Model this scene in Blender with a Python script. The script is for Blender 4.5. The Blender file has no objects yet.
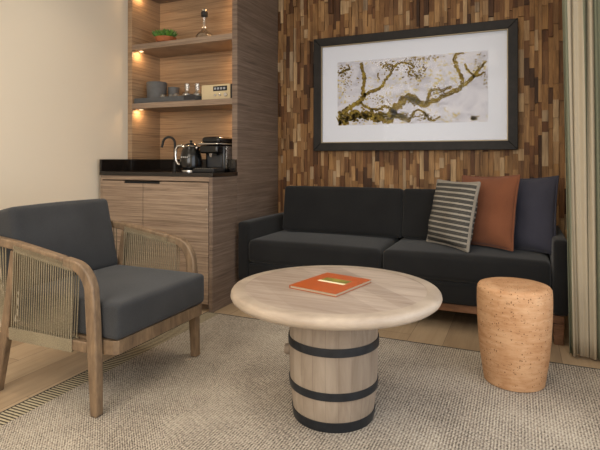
import bpy, bmesh, math, random
from mathutils import Vector, Matrix, Euler
random.seed(7)
C = bpy.context.scene.collection
S = bpy.context.scene
PI = math.pi

# ---------------------------------------------------------------- camera
YAW = math.atan2(220, 500)
cd = bpy.data.cameras.new('camera'); cam = bpy.data.objects.new('camera', cd); C.objects.link(cam)
cam.location = (0, 0, 1.0); cam.rotation_euler = (PI/2, 0, YAW)
cd.sensor_width = 36; cd.lens = 30; cd.shift_y = -66/600; cd.clip_start = .05
S.camera = cam
# ---------------------------------------------------------------- world, exposure
w = bpy.data.worlds.new('world'); S.world = w; w.use_nodes = True
w.node_tree.nodes['Background'].inputs[0].default_value = (.75, .85, 1, 1)
w.node_tree.nodes['Background'].inputs[1].default_value = 0.6
S.view_settings.view_transform = 'Standard'; S.view_settings.look = 'None'
S.view_settings.gamma = 1; S.view_settings.use_curve_mapping = False
S.view_settings.exposure = 0.0

# ---------------------------------------------------------------- large lights
def area(name, loc, rot, sx, sy, power, col, spread=PI, shape='RECTANGLE'):
    l = bpy.data.lights.new(name, 'AREA'); l.shape = shape; l.size = sx; l.size_y = sy
    l.energy = power; l.color = col; l.spread = spread
    o = bpy.data.objects.new(name, l); C.objects.link(o); o.location = loc; o.rotation_euler = rot
    return o
def spot(name, loc, target, power, col, size, blend=.6, rad=.04):
    l = bpy.data.lights.new(name, 'SPOT'); l.energy = power*1.15; l.color = col; l.spot_size = size
    l.spot_blend = blend; l.shadow_soft_size = rad
    o = bpy.data.objects.new(name, l); C.objects.link(o); o.location = loc
    o.rotation_euler = (Vector(target)-Vector(loc)).to_track_quat('-Z', 'Y').to_euler()
    return o
WARM = (1, .88, .73); DAY = (.93, .96, 1.0)
# daylight through the window in the right wall (faces -X)
area('window_daylight', (.50, 1.2, 1.25), (0, PI/2, 0), 1.9, 2.1, 26, DAY)
# soft fill light added behind the camera (faces +Y), no known window
area('rear_fill_light', (-1.1, -1.68, 1.6), (PI/2, 0, 0), 2.4, 1.5, 60, (1, .95, .88))
# ceiling downlights
DL = [(-.95, 2.5, 26), (-2.05, 1.2, 34), (-.6, .6, 26), (-2.25, 2.2, 16), (-.25, 3.0, 14), (-1.9, -.8, 22), (-.3, -1.0, 18)]
for (x, y, p) in DL:
    spot('downlight_beam', (x, y, 2.53), (x, y, 0), p, WARM, math.radians(125), 1.0, .07)
# broad ceiling fill added behind the camera to lift the room, no real fixture
area('ceiling_fill', (-1.2, -.6, 2.5), (0, 0, 0), 1.8, 1.2, 36, (1, .90, .76))

# ---------------------------------------------------------------- materials
def col(h):
    h = h.lstrip('#'); r = [int(h[i:i+2], 16)/255 for i in (0, 2, 4)]
    return tuple((c/12.92 if c <= .04045 else ((c+.055)/1.055)**2.4) for c in r)+(1,)
class NT:
    def __init__(s, name, rough=.5, spec=.5):
        s.m = bpy.data.materials.new(name); s.m.use_nodes = True; s.t = s.m.node_tree
        s.b = s.t.nodes['Principled BSDF']; s.b.inputs['Roughness'].default_value = rough
        s.b.inputs['Specular IOR Level'].default_value = spec
    def n(s, ty, **kw):
        x = s.t.nodes.new(ty)
        for k, v in kw.items(): setattr(x, k, v)
        return x
    def l(s, a, b): s.t.links.new(a, b)
    def coord(s, scale=(1, 1, 1), rot=(0, 0, 0), kind='Object'):
        tc = s.n('ShaderNodeTexCoord'); mp = s.n('ShaderNodeMapping')
        mp.inputs['Scale'].default_value = scale; mp.inputs['Rotation'].default_value = rot
        s.l(tc.outputs[kind], mp.inputs['Vector']); return mp.outputs[0]
    def noise(s, vec, scale=5, detail=3, rough=.5, dist=0):
        x = s.n('ShaderNodeTexNoise'); x.inputs['Scale'].default_value = scale
        x.inputs['Detail'].default_value = detail; x.inputs['Roughness'].default_value = rough
        x.inputs['Distortion'].default_value = dist
        if vec: s.l(vec, x.inputs['Vector'])
        return x.outputs['Fac']
    def ramp(s, fac, stops, interp='LINEAR'):
        r = s.n('ShaderNodeValToRGB'); r.color_ramp.interpolation = interp
        e = r.color_ramp.elements
        while len(e) < len(stops): e.new(.5)
        for i, (p, c) in enumerate(stops):
            e[i].position = p; e[i].color = c if isinstance(c, tuple) else col(c)
        s.l(fac, r.inputs[0]); return r.outputs[0]
    def mix(s, f, a, b, mode='MIX'):
        x = s.n('ShaderNodeMix', data_type='RGBA', blend_type=mode)
        for v, i in ((f, 0), (a, 6), (b, 7)):
            if isinstance(v, (int, float)): x.inputs[i].default_value = v
            elif isinstance(v, tuple): x.inputs[i].default_value = v
            elif isinstance(v, str): x.inputs[i].default_value = col(v)
            else: s.l(v, x.inputs[i])
        return x.outputs[2]
    def math(s, op, a, b=0, c=0):
        x = s.n('ShaderNodeMath', operation=op)
        for i, v in enumerate((a, b, c)):
            if isinstance(v, (int, float)): x.inputs[i].default_value = v
            else: s.l(v, x.inputs[i])
        return x.outputs[0]
    def sep(s, v):
        x = s.n('ShaderNodeSeparateXYZ'); s.l(v, x.inputs[0]); return x.outputs
    def base(s, c):
        if isinstance(c, str): c = col(c)
        if isinstance(c, tuple): s.b.inputs['Base Color'].default_value = c
        else: s.l(c, s.b.inputs['Base Color'])
    def bump(s, h, strength=.3, dist=.002):
        x = s.n('ShaderNodeBump'); x.inputs['Strength'].default_value = strength
        x.inputs['Distance'].default_value = dist; s.l(h, x.inputs['Height'])
        s.l(x.outputs[0], s.b.inputs['Normal'])
def plain(name, c, rough=.5, metal=0, spec=.5, var=0):
    k = NT(name, rough, spec); k.b.inputs['Metallic'].default_value = metal
    if var:
        f = k.noise(k.coord(), 30, 3)
        cc = col(c); k.base(k.ramp(f, [(.3, tuple(x*(1-var) for x in cc[:3])+(1,)), (.7, tuple(min(1, x*(1+var)) for x in cc[:3])+(1,))]))
    else: k.base(c)
    return k.m
def wood(name, c1, c2, c3, scale=(1.2, 1.2, 22), rough=.5, fine=7, amt=1.0):
    k = NT(name, rough, .35)
    v = k.coord(scale)
    a = k.noise(v, 2.2, 5, .6, .8); b = k.noise(k.coord(tuple(x*fine for x in scale)), 2, 4, .7)
    f = k.math('ADD', k.math('MULTIPLY', a, .65), k.math('MULTIPLY', b, .35))
    k.base(k.ramp(f, [(.36, c1), (.5, c2), (.64, c3)])); k.bump(b, .12, .001)
    return k.m
def fabric(name, c1, c2, scale=520, bump=.35, sheen=.12):
    k = NT(name, .95, .12); v = k.coord()
    f = k.noise(v, scale, 2); g = k.noise(v, 6, 2)
    k.base(k.ramp(k.math('ADD', k.math('MULTIPLY', f, .7), k.math('MULTIPLY', g, .3)), [(.35, c1), (.65, c2)]))
    k.b.inputs['Sheen Weight'].default_value = sheen; k.b.inputs['Sheen Roughness'].default_value = .5
    k.bump(f, bump, .0012); return k.m
M = {}
M['wall'] = (lambda k: (k.base('#dcd2c0'), k.bump(k.noise(k.coord(), 180, 2), .08, .001), k.m)[-1])(NT('painted_plaster', .85, .2))
M['ceiling'] = plain('ceiling_paint', '#d8d2c4', .9)
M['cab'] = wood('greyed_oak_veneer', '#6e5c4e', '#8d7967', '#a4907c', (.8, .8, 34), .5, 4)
M['cabin'] = wood('greyed_oak_warm_lit', '#7e6650', '#9b8064', '#ae9274', (.8, .8, 34), .5, 4)  # same oak, with the warm shelf light put into its colour
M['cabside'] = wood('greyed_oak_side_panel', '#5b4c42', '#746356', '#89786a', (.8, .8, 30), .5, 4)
M['chairwood'] = wood('teak_frame', '#5d4c3c', '#75614c', '#8a735a', (9, 9, 2.5), .45, 5)
M['sofawood'] = wood('walnut_rail', '#5b3e2b', '#74523a', '#86634a', (2, 12, 12), .45)
M['sofa'] = fabric('charcoal_sofa_fabric', '#19191a', '#242424')
M['chairfab'] = fabric('slate_outdoor_fabric', '#2e2f31', '#3f4042', sheen=.12)
M['orange'] = fabric('rust_linen', '#6a402c', '#7e5039')
M['navy'] = fabric('dusk_blue_linen', '#31313b', '#41414c')
M['rope'] = fabric('olive_rope', '#716754', '#978b72', 300)
M['black'] = plain('black_gloss', '#0c0c0d', .18)
M['matteblack'] = plain('matt_black', '#141415', .5)
M['chrome'] = plain('chrome', '#c9c9c9', .18, 1)
M['stone'] = (lambda k: (k.base(k.ramp(k.noise(k.coord(), 90, 4), [(.4, '#171412'), (.62, '#211c1a'), (.8, '#37302c')])), k.m)[-1])(NT('dark_granite', .13, .5))
M['frame'] = wood('ebonised_frame', '#141210', '#1d1a18', '#262220', (3, 3, 3), .62)
M['inner'] = plain('bronze_lip', '#8d8069', .4, .4)
M['mat'] = plain('mat_board', '#d8dde9', .9)
M['hoop'] = plain('black_iron_hoop', '#2b2e33', .45, .5, var=.2)
M['tray'] = plain('slate_grey_leather', '#4b4d50', .6, var=.1)
M['traydark'] = plain('dark_tray', '#28272a', .5)
M['bucket'] = plain('grey_leather', '#57585a', .6, var=.1)
M['terra'] = plain('terracotta', '#9c5a33', .7, var=.15)
M['leaf'] = plain('succulent_leaf', '#4e7a2e', .5, var=.35)
M['cream'] = plain('cream_lacquer', '#c9b894', .45)
M['display'] = plain('radio_display', '#23262c', .2)
M['segment'] = plain('display_segments', '#8d939c', .5)
M['dark'] = plain('slot_shade', '#0b0908', .8)
M['paper'] = plain('book_pages', '#a8977f', .8)
M['bookcover'] = plain('orange_book_cover', '#a9501f', .4, var=.06)
M['labelcream'] = plain('cover_title_strip', '#efe3bd', .6)
M['labelolive'] = plain('cover_photo', '#77702a', .5, var=.5)
M['emit'] = (lambda k: (k.b.inputs['Emission Color'].__setattr__('default_value', (1, .72, .4, 1)), k.b.inputs['Emission Strength'].__setattr__('default_value', 1.5), k.m)[-1])(NT('led_diffuser'))
M['lamp'] = (lambda k: (k.b.inputs['Emission Color'].__setattr__('default_value', (1, .85, .65, 1)), k.b.inputs['Emission Strength'].__setattr__('default_value', 6), k.m)[-1])(NT('downlight_diffuser'))
M['white'] = plain('white_paint', '#e8e6e0', .5)

def glassmat(name, tint=(1, 1, 1, 1), gloss=.08, thin=True):
    k = NT(name); t = k.t
    tr = k.n('ShaderNodeBsdfTransparent'); tr.inputs[0].default_value = tint
    gl = k.n('ShaderNodeBsdfGlossy'); gl.inputs['Roughness'].default_value = .03
    lw = k.n('ShaderNodeLayerWeight'); lw.inputs['Blend'].default_value = .35
    f = k.math('MULTIPLY_ADD', lw.outputs['Facing'], gloss*4, gloss)
    mx = k.n('ShaderNodeMixShader'); k.l(f, mx.inputs[0]); k.l(tr.outputs[0], mx.inputs[1]); k.l(gl.outputs[0], mx.inputs[2])
    k.l(mx.outputs[0], t.nodes['Material Output'].inputs['Surface']); return k.m
M['glass'] = glassmat('clear_glass', (.95, .96, .96, 1), .13)
M['pane'] = glassmat('picture_glass', (1, 1, 1, 1), .004)

def mk_floor():
    k = NT('oak_plank_floor', .42, .4)
    tc = k.coord()
    x, y, z = k.sep(tc)
    u = k.math('DIVIDE', x, .19); iu = k.math('FLOOR', u)
    off = k.math('MULTIPLY', k.math('FRACT', k.math('MULTIPLY', iu, .377)), 1.9)
    v = k.math('DIVIDE', k.math('ADD', y, off), 1.9); iv = k.math('FLOOR', v)
    wn = k.n('ShaderNodeTexWhiteNoise', noise_dimensions='2D'); cb = k.n('ShaderNodeCombineXYZ')
    k.l(iu, cb.inputs[0]); k.l(iv, cb.inputs[1]); k.l(cb.outputs[0], wn.inputs['Vector'])
    g = k.noise(k.coord((14, 1, 1)), 3, 5, .6, .5)
    f = k.math('ADD', k.math('MULTIPLY', g, .6), k.math('MULTIPLY', wn.outputs[0], .4))
    c = k.ramp(f, [(.25, '#8f7a62'), (.5, '#a58e72'), (.75, '#b59f83')])
    fu = k.math('ABSOLUTE', k.math('SUBTRACT', k.math('FRACT', u), .5))
    fv = k.math('ABSOLUTE', k.math('SUBTRACT', k.math('FRACT', v), .5))
    gap = k.math('MAXIMUM', k.math('GREATER_THAN', fu, .492), k.math('GREATER_THAN', fv, .499))
    k.base(k.mix(k.math('MULTIPLY', gap, .6), c, '#3d2c1e')); k.bump(g, .06, .001); return k.m
M['floor'] = mk_floor()

def mk_rug(border):
    k = NT('rug_border_weave' if border else 'rug_weave', .97, .08)
    v = k.coord()
    x, y, z = k.sep(v)
    n1 = k.noise(v, 55, 3, .6); n2 = k.noise(v, 2.6, 3, .55); n3 = k.noise(v, 240, 2)
    w = k.math('MULTIPLY', k.math('SUBTRACT', n1, .5), 1.6)
    if border:
        ph = k.math('ADD', k.math('MULTIPLY', y, 2*PI/.0165), w)
    else:
        dg = k.math('ADD', k.math('MULTIPLY', k.math('ADD', x, y), 2*PI/.0115), k.math('MULTIPLY', w, 1.6))
        st = k.math('ADD', k.math('MULTIPLY', x, 2*PI/.011), k.math('MULTIPLY', w, 1.8))
        side = k.math('GREATER_THAN', k.math('ADD', x, k.math('MULTIPLY', k.math('SUBTRACT', n2, .5), 1.2)), -.45)
        ph = k.math('ADD', k.math('MULTIPLY', dg, k.math('SUBTRACT', 1, side)), k.math('MULTIPLY', st, side))
    s = k.math('SINE', ph)
    # yarn dashes cross the ribs
    dash = k.math('SINE', k.math('ADD', k.math('MULTIPLY', k.math('SUBTRACT', x, y), 2*PI/.026), k.math('MULTIPLY', k.math('FLOOR', k.math('DIVIDE', ph, 2*PI)), 2.4)))
    h = k.math('ADD', k.math('MULTIPLY', s, .5), .5)
    if border:
        f = k.math('ADD', h, k.math('MULTIPLY', k.math('SUBTRACT', n3, .5), .5))
        c = k.ramp(f, [(.12, '#3a352e'), (.42, '#8d836f'), (.8, '#b5a98e')])
    else:
        n4 = k.noise(v, 130, 2, .6); n5 = k.noise(v, 9, 3, .6)
        amp = k.math('MULTIPLY_ADD', n5, .75, .02)
        f = k.math('MULTIPLY_ADD', k.math('SUBTRACT', h, .5), amp, .42)
        f = k.math('MULTIPLY_ADD', dash, .10, f)
        f = k.math('MULTIPLY_ADD', k.math('SUBTRACT', n4, .5), 1.5, f)
        f = k.math('MULTIPLY_ADD', k.math('SUBTRACT', n2, .5), .7, f)
        c = k.ramp(f, [(.0, '#59524a'), (.25, '#8a8075'), (.5, '#a99f91'), (.85, '#c4bbab')])
    k.base(c); k.bump(k.math('ADD', h, n3), .5, .003); return k.m
M['rug'] = mk_rug(False); M['rugborder'] = mk_rug(True)
M['rugedge'] = fabric('rug_binding', '#25231f', '#3b3831')

def mk_strips():
    k = NT('reclaimed_teak_strips', .6, .3)
    ge = k.n('ShaderNodeNewGeometry')
    r = ge.outputs['Random Per Island']
    c = k.ramp(r, [(0, '#452d1a'), (.12, '#70492a'), (.28, '#906840'), (.42, '#aa804f'), (.55, '#7a5636'), (.68, '#bb9262'), (.8, '#966f45'), (.92, '#d2b185'), (1, '#a08a70')])
    g = k.noise(k.coord((45, 45, 3.2)), 1.6, 5, .65, .6)
    g2 = k.noise(k.coord((9, 9, 2.0)), 1.5, 3, .6, .4)
    c = k.mix(.55, c, k.ramp(g, [(.3, '#5a4a3c'), (.6, '#ffffff')]), 'MULTIPLY')
    c = k.mix(.5, c, k.ramp(g2, [(.3, '#6e5a48'), (.65, '#ffffff')]), 'MULTIPLY')
    k.base(c); k.bump(g, .3, .003); return k.m
M['strips'] = mk_strips()

def mk_tabletop(rim):
    k = NT('limed_oak_rim' if rim else 'limed_oak_top', .42, .35)
    if rim:
        g = k.noise(k.coord((3, 3, 14)), 3, 4, .6, .4)
        k.base(k.ramp(g, [(.3, '#9c8d7d'), (.7, '#b3a493')]))
    else:
        v = k.coord((1, 1, 1), (0, 0, math.radians(45)))
        x, y, z = k.sep(v)
        iu = k.math('FLOOR', k.math('DIVIDE', y, .085))
        wn = k.n('ShaderNodeTexWhiteNoise', noise_dimensions='1D'); k.l(iu, wn.inputs['W'])
        g = k.noise(k.coord((1.4, 16, 1), (0, 0, math.radians(45))), 2.4, 5, .62, .9)
        f = k.math('ADD', k.math('MULTIPLY', g, .8), k.math('MULTIPLY', wn.outputs[0], .2))
        k.base(k.ramp(f, [(.25, '#8a786a'), (.5, '#a59587'), (.75, '#bbac9d')]))
    k.bump(g, .1, .001); return k.m
M['top'] = mk_tabletop(False); M['rim'] = mk_tabletop(True)
def mk_barrel():
    k = NT('limed_barrel_staves', .6, .3)
    v = k.coord(); x, y, z = k.sep(v)
    an = k.math('ARCTAN2', y, x)
    u = k.math('MULTIPLY', an, 22/(2*PI)); iu = k.math('FLOOR', u)
    wn = k.n('ShaderNodeTexWhiteNoise', noise_dimensions='1D'); k.l(iu, wn.inputs['W'])
    g = k.noise(k.coord((10, 10, 2)), 2.2, 5, .6, .6)
    f = k.math('ADD', k.math('MULTIPLY', g, .75), k.math('MULTIPLY', wn.outputs[0], .25))
    c = k.ramp(f, [(.25, '#786a5c'), (.5, '#918374'), (.75, '#a39687')])
    gap = k.math('GREATER_THAN', k.math('ABSOLUTE', k.math('SUBTRACT', k.math('FRACT', u), .5)), .485)
    k.base(k.mix(k.math('MULTIPLY', gap, .45), c, '#5c4838')); k.bump(g, .15, .002); return k.m
M['barrel'] = mk_barrel()
def mk_cork():
    k = NT('cork', .85, .15)
    v = k.coord((1, 1, 1.0))
    a = k.noise(v, 9, 5, .6, .5); b = k.noise(k.coord((1, 1, 5)), 14, 4, .65)
    c = k.ramp(k.math('ADD', k.math('MULTIPLY', a, .45), k.math('MULTIPLY', b, .55)), [(.3, '#a47650'), (.48, '#bb906a'), (.62, '#c8a17c'), (.8, '#ae805a')])
    vo = k.n('ShaderNodeTexVoronoi'); vo.inputs['Scale'].default_value = 120; vo.inputs['Randomness'].default_value = 1
    k.l(k.coord((1, 1, .75)), vo.inputs['Vector'])
    rs = k.sep(vo.outputs['Color'])
    pit = k.math('MULTIPLY', k.math('LESS_THAN', vo.outputs['Distance'], .30), k.math('GREATER_THAN', rs[0], .84))
    sp = k.math('GREATER_THAN', k.noise(k.coord((1, 1, 2.2)), 60, 4, .7), .63)
    dk = k.math('MAXIMUM', k.math('MULTIPLY', pit, .7), k.math('MULTIPLY', sp, .5))
    k.base(k.mix(dk, c, '#4a2c16')); k.bump(k.math('SUBTRACT', b, dk), .35, .003); return k.m
M['cork'] = mk_cork()
def mk_stripe():
    k = NT('striped_pillow_cotton', .95, .1)
    v = k.coord(); x, y, z = k.sep(v)
    n = k.noise(v, 260, 2)
    s = k.math('SINE', k.math('ADD', k.math('MULTIPLY', z, 2*PI/.032), k.math('MULTIPLY', n, .9)))
    s = k.math('SUBTRACT', s, .45)
    s2 = k.math('SINE', k.math('MULTIPLY', z, 2*PI/.0085))
    c = k.mix(k.math('GREATER_THAN', s2, .2), '#3c3b3a', '#58554f')
    k.base(k.mix(k.ramp(s, [(.0, (0, 0, 0, 1)), (.12, (1, 1, 1, 1))]), c, '#958f84')); k.bump(n, .3, .001); return k.m
M['stripe'] = mk_stripe()
M['stripeedge'] = fabric('striped_pillow_side', '#77716a', '#979084')
def mk_curtain():
    k = NT('striped_curtain_linen', .9, .15)
    at = k.n('ShaderNodeAttribute', attribute_name='strip')
    c = k.ramp(at.outputs['Fac'], [(.35, '#81836f'), (.65, '#bcb09a')])
    n = k.noise(k.coord((1, 1, .2)), 400, 2)
    k.base(c); k.bump(n, .2, .001)
    tr = k.n('ShaderNodeBsdfTranslucent'); k.l(c, tr.inputs[0])
    mx = k.n('ShaderNodeMixShader'); mx.inputs[0].default_value = .12
    k.l(k.b.outputs[0], mx.inputs[1]); k.l(tr.outputs[0], mx.inputs[2])
    k.l(mx.outputs[0], k.t.nodes['Material Output'].inputs['Surface']); return k.m
M['curtain'] = mk_curtain()
def mk_print():
    k = NT('silver_leaf_print', .8, .2)
    v = k.coord((1, 1, 1.4))
    a = k.noise(v, 7, 6, .7, .6)
    c = k.ramp(a, [(.36, '#aeaebb'), (.5, '#c6c7d2'), (.66, '#d8d8e0')])
    b = k.noise(v, 26, 4, .75); b2 = k.noise(v, 3.2, 2, .5)
    m = k.math('MULTIPLY', k.math('GREATER_THAN', b, .585), k.math('GREATER_THAN', b2, .47))
    c = k.mix(k.math('MULTIPLY', m, .75), c, '#bfac55'); k.base(c); return k.m
M['print'] = mk_print()
def mk_gold():
    k = NT('gold_leaf_branches', .6, .3)
    a = k.noise(k.coord(), 42, 5, .75)
    k.base(k.ramp(a, [(.36, '#483a0c'), (.48, '#6f5a12'), (.60, '#8f7a20'), (.74, '#c4b468')])); return k.m
M['gold'] = mk_gold()

# ---------------------------------------------------------------- mesh helpers
def off(o):
    v = Vector((0, 0, 0))
    while o is not None: v += Vector(o.location); o = o.parent
    return v
class MB:
    def __init__(s): s.bm = bmesh.new()
    def box(s, x0, x1, y0, y1, z0, z1):
        vs = [s.bm.verts.new(p) for p in ((x0,y0,z0),(x1,y0,z0),(x1,y1,z0),(x0,y1,z0),(x0,y0,z1),(x1,y0,z1),(x1,y1,z1),(x0,y1,z1))]
        for f in ((3,2,1,0),(4,5,6,7),(0,1,5,4),(1,2,6,5),(2,3,7,6),(3,0,4,7)): s.bm.faces.new([vs[i] for i in f])
        return s
    def prism(s, pts, a, b, axis='y'):
        def P(p, t): return {'y': (p[0], t, p[1]), 'z': (p[0], p[1], t), 'x': (t, p[0], p[1])}[axis]
        A = [s.bm.verts.new(P(p, a)) for p in pts]; B = [s.bm.verts.new(P(p, b)) for p in pts]; n = len(pts)
        s.bm.faces.new(A); s.bm.faces.new(B[::-1])
        for i in range(n): s.bm.faces.new([A[i], B[i], B[(i+1) % n], A[(i+1) % n]])
        return s
    def taper(s, p0, p1, w0, w1):      # tapered square bar between two points, widths (x,y)
        vs = []
        for p, w_ in ((p0, w0), (p1, w1)):
            for sx, sy in ((-1,-1),(1,-1),(1,1),(-1,1)): vs.append(s.bm.verts.new((p[0]+sx*w_[0]/2, p[1]+sy*w_[1]/2, p[2])))
        for f in ((3,2,1,0),(4,5,6,7),(0,1,5,4),(1,2,6,5),(2,3,7,6),(3,0,4,7)): s.bm.faces.new([vs[i] for i in f])
        return s
    def lathe(s, prof, c=(0, 0), n=48, cap=True):
        rings = []
        for r, z in prof:
            rings.append([s.bm.verts.new((c[0]+r*math.cos(2*PI*i/n), c[1]+r*math.sin(2*PI*i/n), z)) for i in range(n)])
        for a, b in zip(rings, rings[1:]):
            for i in range(n): s.bm.faces.new([a[i], a[(i+1) % n], b[(i+1) % n], b[i]])
        if cap:
            s.bm.faces.new(rings[0][::-1]); s.bm.faces.new(rings[-1])
        return s
    def tube(s, pts, r, n=8, closed=False):
        pts = [Vector(p) for p in pts]; rings = []; N = len(pts); up = None
        for i, p in enumerate(pts):
            if closed: t = pts[(i+1) % N]-pts[i-1]
            else: t = pts[min(i+1, N-1)]-pts[max(i-1, 0)]
            t.normalize()
            if up is None:
                up = Vector((0, 0, 1)) if abs(t.z) < .9 else Vector((1, 0, 0))
            a = t.cross(up).normalized(); b = a.cross(t).normalized(); up = b
            rr = r[i] if isinstance(r, (list, tuple)) else r
            rings.append([s.bm.verts.new(p+a*math.cos(2*PI*k/n)*rr+b*math.sin(2*PI*k/n)*rr) for k in range(n)])
        pr = list(zip(rings, rings[1:])) + ([(rings[-1], rings[0])] if closed else [])
        for A, B in pr:
            for k in range(n): s.bm.faces.new([A[k], A[(k+1) % n], B[(k+1) % n], B[k]])
        if not closed: s.bm.faces.new(rings[0][::-1]); s.bm.faces.new(rings[-1])
        return s
    def soft(s, c, size, r, puff=(0, 0, 0), n=14, rot=None):
        """rounded upholstery block; puff swells each pair of faces"""
        hx, hy, hz = [a/2 for a in size]; bm2 = bmesh.new()
        ts = [-math.cos(PI*i/n) for i in range(n+1)]
        ts = [math.copysign(abs(t)**.85, t) for t in ts]
        for ax in range(3):
            for sg in (-1, 1):
                g = []
                for a in ts:
                    row = []
                    for b in ts:
                        p = [0, 0, 0]; p[ax] = sg; p[(ax+1) % 3] = a; p[(ax+2) % 3] = b*sg
                        row.append(bm2.verts.new(p))
                    g.append(row)
                for i in range(n):
                    for j in range(n): bm2.faces.new([g[i][j], g[i+1][j], g[i+1][j+1], g[i][j+1]])
        bmesh.ops.remove_doubles(bm2, verts=bm2.verts, dist=1e-5)
        for v in bm2.verts:
            p = v.co.copy(); q = Vector((p.x*hx, p.y*hy, p.z*hz))
            core = Vector((max(-hx+r, min(hx-r, q.x)), max(-hy+r, min(hy-r, q.y)), max(-hz+r, min(hz-r, q.z))))
            dlt = q-core
            if dlt.length > 1e-9: q = core+dlt.normalized()*r
            f = [(1-p[(k+1) % 3]**2)*(1-p[(k+2) % 3]**2) for k in range(3)]
            for k in range(3): q[k] += math.copysign(puff[k], p[k])*f[k]*abs(p[k])**2
            if rot is not None: q = rot @ q
            v.co = q+Vector(c)
        vm = {v: s.bm.verts.new(v.co) for v in bm2.verts}
        for f in bm2.faces: s.bm.faces.new([vm[v] for v in f.verts])
        bm2.free(); return s
    def build(s, name, mat, parent=None, bevel=0, seg=2, smooth=True, local=False, sharp=35):
        bmesh.ops.recalc_face_normals(s.bm, faces=s.bm.faces)
        if parent is not None and not local:
            o_ = off(parent)
            for v in s.bm.verts: v.co -= o_
        me = bpy.data.meshes.new(name); s.bm.to_mesh(me); s.bm.free()
        mats = mat if isinstance(mat, list) else [mat]
        for m_ in mats: me.materials.append(m_)
        if smooth:
            me.shade_smooth()
            try: me.set_sharp_from_angle(angle=math.radians(sharp))
            except Exception: pass
        o = bpy.data.objects.new(name, me); C.objects.link(o)
        if parent is not None: o.parent = parent
        if bevel:
            b = o.modifiers.new('bevel', 'BEVEL'); b.width = bevel; b.segments = seg; b.limit_method = 'ANGLE'
            b.angle_limit = math.radians(40)
        return o
def thing(name, label, cat, loc=(0, 0, 0), group=None):
    o = bpy.data.objects.new(name, None); C.objects.link(o); o.location = loc; o.empty_display_size = .1
    o['label'] = label; o['category'] = cat
    if group: o['group'] = group
    return o
def tag(o, label, cat, group=None):
    o['label'] = label; o['category'] = cat
    if group: o['group'] = group
    return o
def recentre(o):      # put a single-mesh thing's origin at its base
    cs = [v.co for v in o.data.vertices]
    c = Vector(((min(v.x for v in cs)+max(v.x for v in cs))/2, (min(v.y for v in cs)+max(v.y for v in cs))/2, min(v.z for v in cs)))
    for v in o.data.vertices: v.co -= c
    o.location = c; return o
def struct(o): o['kind'] = 'structure'; return o

# ---------------------------------------------------------------- room shell
XL, XR, YB, YF, ZC = -2.83, .56, 3.73, -1.7, 2.55
struct(MB().box(XL-.1, XR+.1, YF-.1, YB+.1, -.1, 0).build('floor', M['floor'], smooth=False))
struct(MB().box(XL-.1, XR+.1, YF-.1, YB+.1, ZC, ZC+.1).build('ceiling', M['ceiling'], smooth=False))
struct(MB().box(XL-.1, XL, YF, YB, 0, ZC).build('wall_left', M['wall'], smooth=False))
struct(MB().box(XL, -2.3, YF-.1, YF, 0, ZC).box(.1, XR, YF-.1, YF, 0, ZC).box(-2.3, .1, YF-.1, YF, 0, .85).box(-2.3, .1, YF-.1, YF, 2.35, ZC).build('wall_front', M['wall'], smooth=False))  # unseen wall, its opening added for the rear fill light
struct(MB().box(XR, XR+.1, YF, .1, 0, ZC).box(XR, XR+.1, 2.35, YB, 0, ZC).box(XR, XR+.1, .1, 2.35, 0, .28).box(XR, XR+.1, .1, 2.35, 2.25, ZC).build('wall_right', M['wall'], smooth=False))
wf = MB()
for z in (.28, 2.2): wf.box(XR+.02, XR+.07, .1, 2.35, z, z+.05)
for y in (.1, 1.2, 2.3): wf.box(XR+.02, XR+.07, y, y+.05, .28, 2.25)
win = struct(wf.build('window_1', M['white'], bevel=.004))
wf = MB()
for z in (.85, 2.3): wf.box(-2.3, .1, YF-.07, YF-.02, z, z+.05)
for x in (-2.3, -1.12, .05): wf.box(x, x+.05, YF-.07, YF-.02, .9, 2.3)
struct(wf.build('added_window_frame', M['white'], bevel=.004))  # unseen frame added around the rear fill light
# back wall: substrate and reclaimed strips as relief
bw = MB(); bw.box(XL, XR, YB, YB+.1, 0, ZC)
x = -1.835
while x < .50:
    wdt = random.uniform(.021, .040); z = -random.uniform(0, .2)
    while z < ZC:
        h = random.choice((random.uniform(.05, .12), random.uniform(.08, .2), random.uniform(.12, .28)))
        dpt = random.uniform(.002, .024)
        bw.box(x+.0006, x+wdt-.0006, YB-dpt, YB+.005, max(0, z)+.0005, min(ZC, z+h)-.0005)
        z += h
        if z > 0: pass
    x += wdt
struct(bw.build('wall_back', M['strips'], smooth=False))

# recessed downlights (outside the picture, where the ceiling light comes from)
for i, (x, y, p) in enumerate(DL):
    pos = ['above the rug by the armchair', 'over the left wall near the armchair', 'above the near rug', 'nearest the shelving tower', 'above the right end of the sofa', 'at the back left of the room', 'at the back right of the room'][i]
    dl = thing('ceiling_light', 'small round recessed ceiling downlight '+pos, 'ceiling light', (x, y, ZC), 'recessed ceiling downlights')
    MB().lathe([(.052, ZC-.004), (.058, ZC-.008), (.064, ZC-.004), (.064, ZC-.0005), (.052, ZC-.0005)], (x, y), 32, False).build('trim_ring', M['white'], dl)
    MB().lathe([(.05, ZC-.003), (.05, ZC-.0005)], (x, y), 24).build('diffuser', M['lamp'], dl)

# ---------------------------------------------------------------- rug
rg = thing('rug', 'large woven beige and charcoal area rug under the round table', 'rug', (-.73, 1.5, 0))
RX0, RX1, RY0, RY1 = -1.868, .50, .15, 2.74
MB().box(RX0+.10, RX1, RY0, RY1-.012, .0005, .006).build('pile', M['rug'], rg)
MB().box(RX0+.008, RX0+.0995, RY0, RY1-.012, .0005, .0056).build('border', M['rugborder'], rg)
MB().box(RX0, RX0+.0078, RY0, RY1, .0005, .0062).box(RX0+.008, RX1, RY1-.0118, RY1, .0005, .0062).build('binding', M['rugedge'], rg, bevel=.002)

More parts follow.
